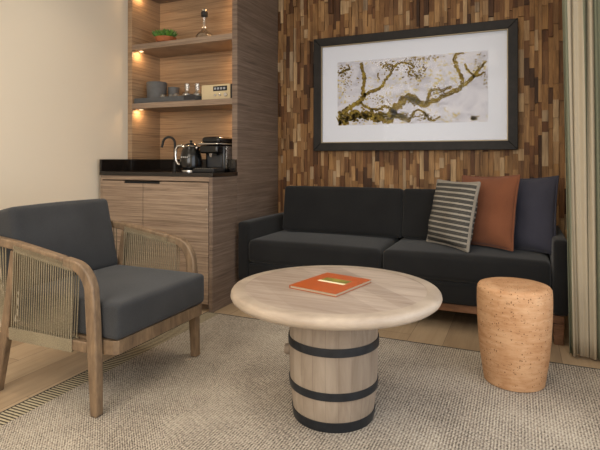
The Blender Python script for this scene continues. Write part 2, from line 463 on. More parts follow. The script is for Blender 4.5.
# ---------------------------------------------------------------- base cabinet
X0, X1 = -2.795, -1.83
bc = thing('base_cabinet', 'grey-brown oak base cabinet with two doors under black counter', 'cabinet', ((X0+X1)/2, 3.0, 0))
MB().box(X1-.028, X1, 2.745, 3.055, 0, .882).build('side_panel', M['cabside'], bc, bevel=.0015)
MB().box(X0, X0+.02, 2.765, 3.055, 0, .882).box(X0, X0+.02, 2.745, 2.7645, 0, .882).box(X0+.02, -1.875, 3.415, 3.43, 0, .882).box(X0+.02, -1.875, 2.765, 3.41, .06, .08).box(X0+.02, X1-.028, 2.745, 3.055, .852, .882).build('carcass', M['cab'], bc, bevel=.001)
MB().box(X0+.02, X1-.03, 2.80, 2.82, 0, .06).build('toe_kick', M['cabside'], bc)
dz0, dz1 = .05, .845
for xa, xb in ((X0+.024, -2.402), (-2.398, X1-.031)):
    # door leaf with a routed finger slot in the top edge
    d_ = MB(); sl0, sl1 = (max(xa, -2.575), min(xb, -2.255))
    pts = [(xa, dz0), (xb, dz0), (xb, dz1)]
    if xb > -2.3: pts += [(sl1, dz1), (sl1, dz1-.016), (xa, dz1-.016)]
    else: pts += [(xb, dz1-.016), (sl0, dz1-.016), (sl0, dz1), (xa, dz1)]; pts.pop(2)
    dd = d_.prism(pts, 2.742, 2.762).build('door', M['cab'], bc, bevel=.001)
    MB().box(sl0+.0005, sl1-.0005, 2.756, 2.7615, dz1-.0155, dz1-.001).build('pull_slot', M['dark'], dd)  # near-black plate paints in the shade inside the slot
    if xb > -2.3:
        MB().prism([(.006*math.cos(a*PI/8)-1.872, .006*math.sin(a*PI/8)+.67) for a in range(16)], 2.738, 2.7415).build('lock', M['chrome'], dd)
# ---------------------------------------------------------------- countertop with splash
ct = thing('countertop', 'glossy black stone countertop with low upstand in the alcove', 'countertop', ((X0+X1)/2, 3.0, .883))
MB().box(-2.795, -1.822, 2.735, 3.052, .8835, .909).box(-2.78, -1.876, 3.0515, 3.388, .8835, .909).build('slab', M['stone'], ct, bevel=.0015)
MB().box(-2.795, -2.777, 2.736, 3.0295, .9095, .998).build('upstand', M['stone'], ct, bevel=.001)
MB().box(-2.783, -1.88, 3.372, 3.386, .9095, .998).build('upstand', M['stone'], ct, bevel=.001)
MB().box(-1.878, -1.83, 3.03, 3.052, .9095, .998).build('upstand', M['stone'], ct, bevel=.001)
MB().box(-2.795, -2.766, 3.03, 3.052, .9095, .998).box(-2.783, -2.766, 3.0525, 3.371, .9095, .998).build('upstand', M['stone'], ct, bevel=.001)

# ---------------------------------------------------------------- shelving tower
tw = thing('shelving_tower', 'tall grey-brown oak alcove shelving tower with lit open shelves', 'shelving', (-2.32, 3.2, 0))
TY = 3.057
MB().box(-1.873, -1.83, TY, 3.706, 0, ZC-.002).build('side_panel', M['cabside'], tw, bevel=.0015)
MB().box(-2.826, -2.784, TY, 3.706, 0, ZC-.002).build('side_panel', M['cabin'], tw, bevel=.0015)
MB().box(-2.7835, -1.8735, 3.39, 3.41, .883, ZC-.002).build('back_panel', M['cabin'], tw)
for z0, z1 in ((1.852, 1.895), (1.392, 1.434), (2.31, 2.352)):
    sh = MB().box(-2.7835, -1.8735, TY+.001, 3.3895, z0, z1).build('shelf', M['cab'], tw, bevel=.001)
    for px_, py_, pw in ((-2.745, TY+.06, .6), (-1.91, 3.26, 2.6)):
        MB().lathe([(.016, z0-.004), (.018, z0-.0005)], (px_, py_), 20).build('puck_light', M['emit'], sh)
        area('shelf_led', (px_, py_, z0-.006), (math.radians(12), math.radians(-12 if px_ > -2 else 12), 0), .03, .03, pw, (1, .62, .30))

# ---------------------------------------------------------------- things on the top shelf
ZT = 1.8955
sp_ = thing('potted_succulent', 'small green succulent in a shallow terracotta dish on the top shelf', 'plant', (-2.515, 3.13, ZT))
MB().lathe([(.045, ZT), (.066, ZT+.008), (.078, ZT+.03), (.082, ZT+.043), (.076, ZT+.043), (.07, ZT+.032)], (-2.515, 3.13), 32).build('dish', M['terra'], sp_)
MB().lathe([(.0695, ZT+.0325), (.0695, ZT+.037)], (-2.515, 3.13), 24).build('soil', M['traydark'], sp_)
lf = MB(); rr = random.Random(3)
for cx, cy, sc in ((-2.555, 3.12, 1.7), (-2.52, 3.145, 1.9), (-2.475, 3.12, 1.5), (-2.52, 3.095, 1.2)):
    for ring, nn, el in ((0, 5, 75), (1, 7, 50), (2, 9, 25)):
        for j in range(nn):
            a = 2*PI*j/nn+ring*.4+rr.uniform(-.2, .2); e = math.radians(el+rr.uniform(-8, 8)); L = (.035+.007*ring)*sc
            d3 = Vector((math.cos(a)*math.cos(e), math.sin(a)*math.cos(e), math.sin(e)))
            b0 = Vector((cx, cy, ZT+.037))
            lf.tube([b0, b0+d3*L*.35+Vector((0, 0, .003)), b0+d3*L*.7+Vector((0, 0, .006)), b0+d3*L+Vector((0, 0, .012))], [.003, .0075*sc, .0065*sc, .001], 6)
lf.build('leaves', M['leaf'], sp_)
dc = thing('decanter', 'clear wide-bottomed glass decanter with black stopper on the top shelf', 'decanter', (-2.205, 3.2, ZT))
MB().lathe([(.035, ZT+.001), (.06, ZT+.006), (.069, ZT+.025), (.064, ZT+.045), (.042, ZT+.068), (.02, ZT+.09), (.0145, ZT+.12), (.0145, ZT+.175), (.019, ZT+.186),
            (.0165, ZT+.186), (.0125, ZT+.172), (.0125, ZT+.12), (.018, ZT+.092), (.04, ZT+.07), (.062, ZT+.045), (.067, ZT+.025), (.058, ZT+.008), (.033, ZT+.004)], (-2.205, 3.2), 40).build('bottle', M['glass'], dc)
MB().lathe([(.018, ZT+.188), (.025, ZT+.192), (.026, ZT+.222), (.023, ZT+.226)], (-2.205, 3.2), 28).build('stopper', M['matteblack'], dc)
MB().lathe([(.02, ZT+.2265), (.022, ZT+.229), (.021, ZT+.244), (.016, ZT+.248)], (-2.205, 3.2), 28).build('stopper_cap', M['chrome'], dc)

# ---------------------------------------------------------------- things on the second shelf
ZS = 1.4345
ty = thing('serving_tray', 'long dark grey serving tray on the middle shelf', 'tray', (-2.49, 3.19, ZS))
MB().box(-2.772, -2.20, 3.068, 3.31, ZS, ZS+.006).build('base', M['tray'], ty, bevel=.001)
MB().box(-2.772, -2.30, 3.068, 3.074, ZS+.0062, ZS+.04).box(-2.772, -2.20, 3.304, 3.31, ZS+.0062, ZS+.04).box(-2.772, -2.766, 3.0745, 3.3035, ZS+.0062, ZS+.04).box(-2.206, -2.20, 3.0745, 3.3035, ZS+.0062, ZS+.04).build('rim', M['tray'], ty, bevel=.001)
MB().box(-2.2995, -2.20, 3.068, 3.074, ZS+.0062, ZS+.04).build('end_panel', M['traydark'], ty, bevel=.001)
ZY = ZS+.0065
bk = thing('ice_bucket', 'grey round ice bucket at the left end of the serving tray', 'bucket', (-2.66, 3.2, ZY))
MB().lathe([(.068, ZY), (.073, ZY+.004), (.081, ZY+.165), (.078, ZY+.17), (.075, ZY+.165), (.068, ZY+.01)], (-2.66, 3.2), 40).build('body', M['bucket'], bk)
MB().lathe([(.073, ZY+.155), (.06, ZY+.162), (.02, ZY+.166)], (-2.66, 3.2), 32).build('lid', M['tray'], bk)
cp = recentre(MB().lathe([(.036, ZY), (.042, ZY+.06), (.047, ZY+.13), (.044, ZY+.13), (.038, ZY+.06), (.033, ZY+.006)], (-2.535, 3.255), 32).build('tumbler', M['bucket']))
tag(cp, 'grey opaque beaker standing behind the ice bucket on the tray', 'beaker')
def carafe(x, y, lab):
    g = thing('glass_carafe', lab, 'carafe', (x, y, ZY), 'small glass carafes on the tray')
    MB().lathe([(.028, ZY), (.04, ZY+.006), (.043, ZY+.025), (.036, ZY+.05), (.021, ZY+.072), (.018, ZY+.09), (.021, ZY+.135), (.019, ZY+.135), (.016, ZY+.09), (.019, ZY+.073), (.034, ZY+.05), (.041, ZY+.025), (.038, ZY+.008)], (x, y), 32).build('bottle', M['glass'], g)
    MB().lathe([(.0355, ZY+.047), (.0375, ZY+.049), (.0385, ZY+.055), (.034, ZY+.058)], (x, y), 32, False).build('collar', M['chrome'], g)
carafe(-2.335, 3.16, 'small clear glass carafe on the tray, left one of two')
carafe(-2.262, 3.19, 'small clear glass carafe at the right end of the tray beside radio')
for i, (x, y, lab) in enumerate(((-2.535, 3.125, 'upturned small clear glass on the tray beside the ice bucket'), (-2.475, 3.15, 'upturned small clear glass in the middle of the tray'), (-2.415, 3.13, 'upturned small clear glass on the tray next to left carafe'))):
    g = recentre(MB().lathe([(.029, ZY), (.027, ZY+.03), (.022, ZY+.058), (.012, ZY+.062), (.010, ZY+.059), (.02, ZY+.054), (.025, ZY+.03), (.027, ZY)], (x, y), 28, False).build('drinking_glass', M['glass']))
    tag(g, lab, 'glass', 'upturned glasses on the tray')
rd = thing('clock_radio', 'cream tabletop radio with small dark display on the middle shelf', 'radio', (-2.055, 3.18, ZS))
MB().box(-2.18, -1.93, 3.125, 3.235, ZS+.004, ZS+.115).build('body', M['cream'], rd, bevel=.004, seg=3)
for fx in (-2.16, -1.97): MB().box(fx, fx+.02, 3.135, 3.225, ZS, ZS+.0038).build('foot', M['matteblack'], rd)
MB().box(-1.9295, -1.918, 3.128, 3.236, ZS+.006, ZS+.113).build('side_cheek', M['matteblack'], rd, bevel=.002)
ds = MB().box(-2.075, -1.955, 3.1215, 3.1245, ZS+.066, ZS+.102).build('display', M['display'], rd, bevel=.001)
sg = MB()
for i in range(4): sg.box(-2.065+.026*i, -2.048+.026*i, 3.1198, 3.121, ZS+.076, ZS+.092)
sg.build('segments', M['segment'], ds)
for kx in (-2.055, -2.015, -1.965):
    r_ = .009 if kx < -2 else .014
    MB().prism([(kx+r_*math.cos(a*PI/10), ZS+.036+r_*math.sin(a*PI/10)) for a in range(20)], 3.112, 3.1245).build('knob', M['chrome'], rd, bevel=.001)

# ---------------------------------------------------------------- tap, kettle, coffee machine on the counter
ZK = .9095
tp = thing('tap', 'slender black gooseneck tap at the left of the kettle', 'tap', (-2.52, 3.25, ZK))
MB().lathe([(.026, ZK), (.026, ZK+.006), (.02, ZK+.01), (.019, ZK+.06), (.012, ZK+.066)], (-2.52, 3.25), 28).build('base', M['matteblack'], tp)
arc = [(-2.52, 3.25, ZK+.06), (-2.52, 3.25, ZK+.215)]
for i in range(1, 15):
    a = PI*i/15*1.05; arc.append((-2.52-.044*(1-math.cos(a)), 3.25-.02*(1-math.cos(a)), ZK+.215+.05*math.sin(a)))
arc.append((arc[-1][0]-.008, arc[-1][1]-.003, arc[-1][2]-.035))
MB().tube(arc, .0095, 12).build('spout', M['matteblack'], tp)
MB().tube([(-2.50, 3.245, ZK+.035), (-2.455, 3.235, ZK+.05)], .006, 10).build('lever', M['matteblack'], tp)

kt = thing('kettle', 'glossy black retro electric kettle with chrome trim and handle', 'kettle', (-2.135, 2.93, ZK))
kx, ky = -2.132, 2.93
MB().lathe([(.066, ZK), (.073, ZK+.003), (.073, ZK+.012), (.06, ZK+.016)], (kx, ky), 40).build('base_plate', M['chrome'], kt)
MB().lathe([(.060, ZK+.0165), (.074, ZK+.026), (.079, ZK+.055), (.076, ZK+.10), (.066, ZK+.145), (.052, ZK+.172), (.045, ZK+.178)], (kx, ky), 48).build('body', M['black'], kt)
MB().lathe([(.046, ZK+.1785), (.047, ZK+.183), (.043, ZK+.186)], (kx, ky), 40).build('chrome_ring', M['chrome'], kt)
MB().lathe([(.0425, ZK+.1865), (.037, ZK+.196), (.02, ZK+.203), (.006, ZK+.204), (.006, ZK+.209), (.012, ZK+.213), (.01, ZK+.221), (.003, ZK+.223)], (kx, ky), 36).build('lid', M['black'], kt)
hp = [(kx-.045, ky-.01, ZK+.172), (kx-.07, ky-.014, ZK+.186), (kx-.098, ky-.02, ZK+.182), (kx-.113, ky-.023, ZK+.16), (kx-.116, ky-.023, ZK+.12), (kx-.112, ky-.022, ZK+.08), (kx-.098, ky-.02, ZK+.055), (kx-.068, ky-.014, ZK+.046)]
MB().tube(hp, [.009, .010, .010, .010, .009, .009, .009, .008], 12).build('handle', M['chrome'], kt)
MB().prism([(kx+.04, ZK+.13), (kx+.062, ZK+.163), (kx+.066, ZK+.178), (kx+.03, ZK+.17)], ky-.018, ky+.018).build('spout', M['chrome'], kt, bevel=.004)
bd = MB()
for i in range(4): bd.box(kx-.030+.0165*i, kx-.020+.0165*i, ky-.0785, ky-.0735, ZK+.098, ZK+.108)
bd.build('badge', M['chrome'], kt, bevel=.001)

cm = thing('coffee_machine', 'glossy black capsule coffee machine with chrome band right of the kettle', 'coffee machine', (-1.96, 2.98, ZK))
mx0, mx1, my0, my1 = -2.04, -1.895, 2.93, 3.20
MB().box(mx0-.005, mx1+.005, my0-.09, my0+.05, ZK, ZK+.022).build('drip_tray', M['matteblack'], cm, bevel=.004)
gr = MB()
for i in range(8): gr.box(mx0+.008+.017*i, mx0+.014+.017*i, my0-.08, my0+.0, ZK+.0225, ZK+.025)
gr.build('drip_grille', M['chrome'], cm)
MB().box(mx0, mx1, my0+.052, my1, ZK, ZK+.168).build('body', M['black'], cm, bevel=.012, seg=4)
MB().box(mx0+.004, mx1-.004, my0-.03, my0+.051, ZK+.115, ZK+.167).build('brew_head', M['black'], cm, bevel=.014, seg=4)
MB().tube([(-1.968, my0+.005, ZK+.115), (-1.968, my0+.005, ZK+.092)], [.014, .009], 16).build('nozzle', M['chrome'], cm)
MB().box(mx0-.002, mx1+.002, my0-.034, my1-.01, ZK+.169, ZK+.179).build('chrome_band', M['chrome'], cm, bevel=.004)
MB().soft(((mx0+mx1)/2, (my0+my1)/2-.02, ZK+.199), (.135, .24, .038), .018, (0, 0, .006)).build('lever_lid', M['black'], cm)
MB().box(mx0+.018, mx1-.018, my0+.0475, my0+.0515, ZK+.03, ZK+.105).build('back_plate', M['display'], cm, bevel=.002)
tk = MB().box(mx1+.001, mx1+.013, my0+.06, my1-.02, ZK+.02, ZK+.16).build('water_tank', M['glass'], cm, bevel=.003)
cm.scale = (1.1, 1, 1.12)

# ---------------------------------------------------------------- framed picture
fx0, fx1, fz0, fz1 = -1.495, -.012, 1.063, 1.946
FY = 3.70
pc = thing('framed_picture', 'large black-framed picture of golden branches on the wood strip wall', 'picture', ((fx0+fx1)/2, FY, fz0))
bwid = .062
for nm, pts in (('frame_rail', [(fx0, fz1), (fx1, fz1), (fx1-bwid, fz1-bwid), (fx0+bwid, fz1-bwid)]), ('frame_rail', [(fx0, fz0), (fx1, fz0), (fx1-bwid, fz0+bwid), (fx0+bwid, fz0+bwid)]),
                ('frame_stile', [(fx0, fz0), (fx0, fz1), (fx0+bwid, fz1-bwid), (fx0+bwid, fz0+bwid)]), ('frame_stile', [(fx1, fz0), (fx1, fz1), (fx1-bwid, fz1-bwid), (fx1-bwid, fz0+bwid)])):
    MB().prism(pts, FY-.042, FY+.004).build(nm, M['frame'], pc, bevel=.004)
il = MB(); a0, a1, c0, c1 = fx0+bwid, fx1-bwid, fz0+bwid, fz1-bwid; q = .007
il.box(a0, a1, FY-.032, FY-.018, c1-q, c1).box(a0, a1, FY-.032, FY-.018, c0, c0+q).box(a0, a0+q, FY-.032, FY-.018, c0+q, c1-q).box(a1-q, a1, FY-.032, FY-.018, c0+q, c1-q)
il.build('inner_lip', M['inner'], pc)
MB().box(a0, a1, FY-.012, FY-.006, c0, c1).build('mat_board', M['mat'], pc)
ax0, ax1, az0, az1 = -1.302, -.202, 1.26, 1.752
pr_ = MB().box(ax0, ax1, FY-.0135, FY-.0122, az0, az1).build('print', M['print'], pc)
MB().box(a0+q, a1-q, FY-.026, FY-.024, c0+q, c1-q).build('glass', M['pane'], pc)
def uvp(px, py):
    u = (px-25)/530; top = 60-40*u; bot = 283-11*u
    v = (py-top)/(bot-top); return Vector((ax0+u*(ax1-ax0), 0, az1-v*(az1-az0)))
BR = [([(27,272),(60,258),(100,245),(140,246),(175,254),(215,258),(240,232),(265,202),(290,180),(312,188),(330,207),(352,211),(380,196),(420,176),(460,158),(474,138),(470,110),(457,82),(446,52),(453,31),(478,24)], [15,15,13,12,13,13,12,11,9,8,8,8,7,6.5,6,5.5,5,5,5,5,4]),
      ([(30,244),(60,228),(85,212),(112,198),(128,180),(123,158),(128,135),(130,110),(122,90),(117,60)], [7,7,8,8,7,6,5.5,5.5,5,5]),
      ([(126,176),(150,164),(172,160),(195,142),(206,124),(226,102),(238,78),(222,66),(204,70),(196,82)], [5,5,5,5,4,4,4,4,3,2]),
      ([(238,78),(252,64),(275,60),(302,66),(312,78)], [3.5,3.5,3,3,2]),
      ([(112,200),(128,214),(150,222),(182,228),(205,214),(224,222),(232,238)], [4,4,4,4,4,4,4]),
      ([(474,146),(492,132),(506,116),(520,98),(538,74),(550,58)], [5,5,5,4,3.5,2.5]),
      ([(508,114),(524,110),(545,98)], [4,3,2]), ([(482,66),(488,86),(498,98),(510,108)], [2.5,3,3,3]),
      ([(352,208),(360,186),(368,162),(384,157),(408,160),(432,150),(440,146)], [4.5,4.5,4,4,4,3.5,2]),
      ([(236,238),(252,250),(272,254),(290,268),(304,252),(310,236),(326,228),(346,238),(352,252)], [8,7,6,5,4,3.5,3,3,2]),
      ([(345,238),(360,262),(376,268),(394,258)], [3,3,3,2]), ([(30,100),(44,92),(58,88),(74,84),(66,66)], [3,3,3,3,2]),
      ([(36,262),(38,282)], [6,5]), ([(60,256),(64,280)], [5,4]), ([(88,250),(92,270)], [5,3]), ([(310,100),(322,108),(318,122)], [2,2,2]), ([(186,122),(178,108),(182,96)],[2.5,2,2]), ([(290,72),(298,86),(290,100),(304,110)],[2.5,2.5,2,2]), ([(340,76),(352,84),(346,94)],[2.5,2,2])]
gb = MB(); rg2 = random.Random(11); SC = (ax1-ax0)/530; YP = FY-.0145
for pts, ws in BR:
    P_ = []
    for i in range(len(pts)-1):
        for k in range(6):
            t = k/6; P_.append((pts[i][0]*(1-t)+pts[i+1][0]*t+rg2.uniform(-1.5, 1.5), pts[i][1]*(1-t)+pts[i+1][1]*t+rg2.uniform(-1.5, 1.5), ws[i]*(1-t)+ws[i+1]*t))
    P_.append((pts[-1][0], pts[-1][1], ws[-1]))
    L, R_ = [], []
    for i, (px, py, w_) in enumerate(P_):
        p = uvp(px, py); a = uvp(*P_[max(0, i-1)][:2]); b = uvp(*P_[min(len(P_)-1, i+1)][:2]); t = (b-a).normalized(); n_ = Vector((-t.z, 0, t.x))
        L.append(p+n_*w_*SC*1.35*rg2.uniform(.5, 1.35)); R_.append(p-n_*w_*SC*1.35*rg2.uniform(.5, 1.35))
    vl = [[gb.bm.verts.new((v.x, yy, max(az0, min(az1, v.z)))) for v in S_] for S_ in (L, R_) for yy in (YP, YP+.0007)]
    for i in range(len(P_)-1):
        gb.bm.faces.new([vl[0][i], vl[0][i+1], vl[2][i+1], vl[2][i]]); gb.bm.faces.new([vl[0][i], vl[1][i], vl[1][i+1], vl[0][i+1]]); gb.bm.faces.new([vl[2][i], vl[2][i+1], vl[3][i+1], vl[3][i]])
# blossom flecks
def fleck(px, py, s):
    p = uvp(px, py); m_ = 6; a = rg2.uniform(0, PI)
    if not (ax0+.005 < p.x < ax1-.005 and az0+.005 < p.z < az1-.005): return
    vs = [gb.bm.verts.new((p.x+s*SC*rg2.uniform(.5, 1.2)*math.cos(a+2*PI*k/m_), YP, p.z+s*SC*rg2.uniform(.4, 1.0)*math.sin(a+2*PI*k/m_))) for k in range(m_)]
    gb.bm.faces.new(vs)
for cx, cy, sx, sy, n_, s0 in ((45, 85, 20, 25, 24, 3), (60, 130, 30, 40, 22, 2.5), (215, 75, 35, 20, 26, 3), (310, 95, 35, 30, 46, 2.6), (370, 40, 30, 8, 12, 2.5), (120, 250, 90, 18, 60, 4), (270, 250, 30, 12, 20, 3.5), (350, 255, 40, 14, 26, 3), (510, 258, 12, 6, 10, 4), (530, 75, 15, 30, 16, 2.5), (400, 168, 30, 14, 18, 3), (190, 190, 40, 20, 20, 2.5), (300, 195, 30, 14, 20, 4), (545, 130, 6, 20, 8, 2.5), (320, 48, 40, 6, 14, 3)):
    for _ in range(int(n_*2.2)): fleck(rg2.gauss(cx, sx*.6), rg2.gauss(cy, sy*.6), 1.25*s0*rg2.uniform(.5, 1.3))
gb.build('gilded_branches', M['gold'], pr_, smooth=False)

# ---------------------------------------------------------------- sofa
sf = thing('sofa', 'long charcoal fabric sofa with walnut base against the wood wall', 'sofa', (-.78, 3.35, 0))
SX0, SX1, SY0, SY1 = -1.795, .238, 3.0, 3.70
bs = MB(); bs.soft(((SX0+SX1)/2, 3.33, .222), (SX1-SX0-.17, .66, .125), .015); bs.build('base', M['sofa'], sf)
for c_ in (SX0+.043, SX1-.043):
    MB().soft((c_+(.006 if c_ > 0 else 0), (SY0+SY1)/2, .362), (.074 if c_ > 0 else .084, SY1-SY0, .405), .02, (.004, 0, .004)).build('arm', M['sofa'], sf)
MB().soft(((SX0+SX1)/2, 3.63, .425), (SX1-SX0-.175, .13, .28), .03).build('back', M['sofa'], sf)
MB().soft((-1.247, 3.275, .369), (.926, .58, .155), .034, (0, 0, .014), 18).build('seat_cushion', M['sofa'], sf)
MB().soft((-.308, 3.275, .369), (.926, .58, .155), .034, (0, 0, .014), 18).build('seat_cushion', M['sofa'], sf)
for c_ in (-1.187, -.285):
    MB().soft((c_, 3.47, .622), (.898, .15, .335), .024, (0, .012, .006), 18, Euler((math.radians(-9), 0, 0)).to_matrix()).build('back_cushion', M['sofa'], sf)
MB().box(SX0+.02, SX1-.02, SY0+.02, SY0+.055, .112, .156).box(SX0+.02, SX1-.02, SY1-.06, SY1-.025, .112, .156).box(SX0+.02, SX0+.055, SY0+.0555, SY1-.0605, .112, .156).box(SX1-.055, SX1-.02, SY0+.0555, SY1-.0605, .112, .156).build('rail', M['sofawood'], sf, bevel=.003)
for lx in (SX0+.02, SX1-.075):
    for ly in (SY0+.015, SY1-.07):
        MB().taper((lx+.028, ly+.02, 0), (lx+.028, ly+.02, .1115), (.045, .035), (.055, .042)).build('leg', M['sofawood'], sf, bevel=.003)

# ---------------------------------------------------------------- throw pillows
def pillow(name, label, w_, h_, t_, mat, loc, rz, lean, roll, seam=None, gusset=None, seed=1):
    root = thing(name, label, 'pillow', loc, 'throw pillows on the sofa')
    root.rotation_euler = (Matrix.Rotation(rz, 3, 'Z') @ Matrix.Rotation(lean, 3, 'X') @ Matrix.Rotation(roll, 3, 'Y')).to_euler()
    n = 26; R0 = random.Random(seed); ph = [R0.uniform(0, 6) for _ in range(6)]
    bm = MB(); sides = []
    def P(u, v, s):
        # outline pinches in between the four corners
        x = u*w_/2*(1-.055*(1-v*v)**1.0*abs(u)**2.5); z = v*h_/2*(1-.055*(1-u*u)*abs(v)**2.5)
        k = max(0, (1-abs(u)**2.6))**.55*max(0, (1-abs(v)**2.6))**.55
        wr = .006*math.sin(5*u+3*v+ph[0])*math.sin(4*v-2*u+ph[1])*min(1, k*2)
        edge = .005
        yy = s*(k*t_/2+edge)+wr
        if seam is not None and s < 0: yy += .0035*math.exp(-((v-seam)/.022)**2)*min(1, k*3)
        # sag: lower half fuller
        yy *= 1+.12*(-v)
        return (x, yy, z+h_/2)
    for s in (-1, 1):
        g = [[bm.bm.verts.new(P(-math.cos(PI*i/n), -math.cos(PI*j/n), s)) for j in range(n+1)] for i in range(n+1)]
        sides.append(g)
        for i in range(n):
            for j in range(n): bm.bm.faces.new([g[i][j], g[i+1][j], g[i+1][j+1], g[i][j+1]])
    A, B = sides
    rim = [(i, 0) for i in range(n)]+[(n, j) for j in range(n)]+[(i, n) for i in range(n, 0, -1)]+[(0, j) for j in range(n, 0, -1)]
    for k in range(len(rim)):
        a, b = rim[k], rim[(k+1) % len(rim)]
        bm.bm.faces.new([A[a[0]][a[1]], B[a[0]][a[1]], B[b[0]][b[1]], A[b[0]][b[1]]])
    bm.build('cover', mat, root, local=True, sharp=80)
    pts = []
    for (i, j) in rim:
        u, v = -math.cos(PI*i/n), -math.cos(PI*j/n); x = u*w_/2*(1-.055*(1-v*v)*abs(u)**2.5); z = v*h_/2*(1-.055*(1-u*u)*abs(v)**2.5)+h_/2
        pts.append((x*1.005, 0, (z-h_/2)*1.005+h_/2))
    MB().tube(pts, .0062 if gusset is None else .010, 8, True).build('piping', gusset or mat, root, local=True)
    if seam is not None:
        vv = seam; MB().tube([Vector(P(u_, vv, -1))+Vector((0, -.0002, 0)) for u_ in [i/20 for i in range(-19, 20)]],   .0028, 6).build('seam', mat, root, local=True)
    return root
pillow('throw_pillow', 'striped grey and cream pillow, leftmost on the sofa', .385, .40, .14, M['stripe'], (-.415, 3.19, .466), math.radians(-45), math.radians(-12), math.radians(0), gusset=M['stripeedge'], seed=2)
pillow('throw_pillow', 'rust orange linen pillow between the striped and the dark blue pillow', .40, .435, .135, M['orange'], (-.208, 3.22, .470), math.radians(-33), math.radians(-12), math.radians(-2), seam=.42, seed=5)
pillow('throw_pillow', 'dark dusk blue pillow against the right arm of the sofa', .35, .44, .125, M['navy'], (.036, 3.24, .455), math.radians(-34), math.radians(-10), math.radians(-4), seam=.38, seed=9)

# ---------------------------------------------------------------- curtain
cu_ = thing('curtain', 'floor-length sage green and beige striped curtain hanging past the right arm of the sofa', 'curtain', (.38, 2.865, .01))
cb = MB(); NY, NZ = 420, 24; lay = cb.bm.verts.layers.float.new('strip'); g = []
BEIGE = ((.055, .245), (.30, .40), (.62, .76), (.90, .96))
def sstep(a_, b_, x_): t_ = max(0, min(1, (x_-a_)/(b_-a_))); return t_*t_*(3-2*t_)
for j in range(NZ+1):
    z = .012+(2.48-.012)*j/NZ; tz = j/NZ; row = []
    for i in range(NY+1):
        t = i/NY
        x = .230-.044*tz+t*(.545-.230+.044*tz)
        ph = t*2*PI*8.5+1.0*math.sin(t*17)+1.3*math.sin(tz*2.4+t*9)*(.3+tz)
        am = .026*(.75+.35*math.sin(t*23+1))*(.85+.15*math.cos(tz*3+t*9))
        y = 2.865+am*math.sin(ph)+.007*math.sin(2.3*ph+1+tz*3)+.008*math.sin(tz*3+t*12)
        x += .006*math.cos(ph)*min(1, t*8)*min(1, (1-t)*8)
        v = cb.bm.verts.new((x, y, z))
        v[lay] = max(sstep(a_-.004, a_+.004, t)-sstep(b_-.004, b_+.004, t) for a_, b_ in BEIGE); row.append(v)
    g.append(row)
for j in range(NZ):
    for i in range(NY): cb.bm.faces.new([g[j][i], g[j][i+1], g[j+1][i+1], g[j+1][i]])
cc = cb.build('drape', M['curtain'], cu_, sharp=180)
so = cc.modifiers.new('thickness', 'SOLIDIFY'); so.thickness = .0025
MB().box(.19, .555, 2.84, 2.89, 2.49, 2.545).build('track', M['white'], cu_, bevel=.003)

# ---------------------------------------------------------------- round barrel table
TX, TYY = -.666, 1.854
tb = thing('barrel_table', 'round limed oak coffee table on a barrel base with black hoops', 'table', (TX, TYY, .006))
R = .407
MB().lathe([(.30, .455), (.375, .455), (.391, .459), (.402, .468), (R, .479), (.405, .489), (.400, .4965), (.388, .4998), (.352, .5)], (TX, TYY), 96, False).build('rim', M['rim'], tb, sharp=60)
MB().lathe([(.299, .457), (.299, .47), (.3515, .49), (.3515, .4996)], (TX, TYY), 96).build('tabletop', M['top'], tb)
def br(z): # barrel radius
    t = (z-.25)/.25; return .174-.021*t*t if z < .25 else .174-.010*t*t
prof = [(br(z), z) for z in [.0065+(.456-.0065)*i/20 for i in range(21)]]
MB().lathe(prof, (TX-.006, TYY), 64).build('barrel', M['barrel'], tb)
for z0, z1 in ((.287, .317), (.127, .156), (.007, .044)):
    MB().lathe([(br(z0)+.0004, z0), (br(z0)+.004, z0), (br((z0+z1)/2)+.0045, (z0+z1)/2), (br(z1)+.004, z1), (br(z1)+.0004, z1)], (TX-.006, TYY), 64, False).build('hoop', M['hoop'], tb)
ba = math.radians(200)
MB().tube([(TX-.006+math.cos(ba)*r_, TYY+math.sin(ba)*r_, .25) for r_ in (.172, .186, .193)], [.022, .021, .017], 20).build('bung', M['barrel'], tb)

# ---------------------------------------------------------------- book
bkz = .5002
bo = thing('book', 'orange hardcover book lying on the round table', 'book', (-.684, 1.862, bkz)); bo.rotation_euler = (0, 0, math.radians(-12.9))
bo.scale = (1, 1, .75)
hw, hh = .107, .133
MB().box(-hw+.003, hw-.003, -hh+.003, hh-.003, .0022, .0138).build('pages', M['paper'], bo, local=True)
MB().box(-hw, hw, -hh, hh, 0, .002).box(-hw, -hw+.0025, -hh, hh, .0021, .0139).build('back_cover', M['bookcover'], bo, local=True)
cv = MB().box(-hw, hw, -hh, hh, .014, .016).build('front_cover', M['bookcover'], bo, local=True)
MB().box(-.060, .062, -.010, .008, .0161, .0165).build('title_strip', M['labelcream'], cv, local=True)
MB().box(-.058, .060, .0085, .058, .0161, .0165).build('cover_picture', M['labelolive'], cv, local=True)

# ---------------------------------------------------------------- cork stool
cx, cy = -.025, 2.445
prof = [(.128, .0112), (.133, .014), (.137, .05), (.145, .12), (.152, .20), (.156, .28), (.158, .35), (.157, .395), (.155, .408), (.149, .416), (.138, .4195), (.09, .421), (.03, .4215)]
prof = [(a-.006*max(0, 1-z/.15), .0065+(z-.0112)*1.055) for a, z in prof]
st = MB().lathe(prof, (cx, cy), 72).build('cork_stool', M['cork'], sharp=50)
tag(recentre(st), 'round cork stool beside the sofa near the curtain', 'stool')

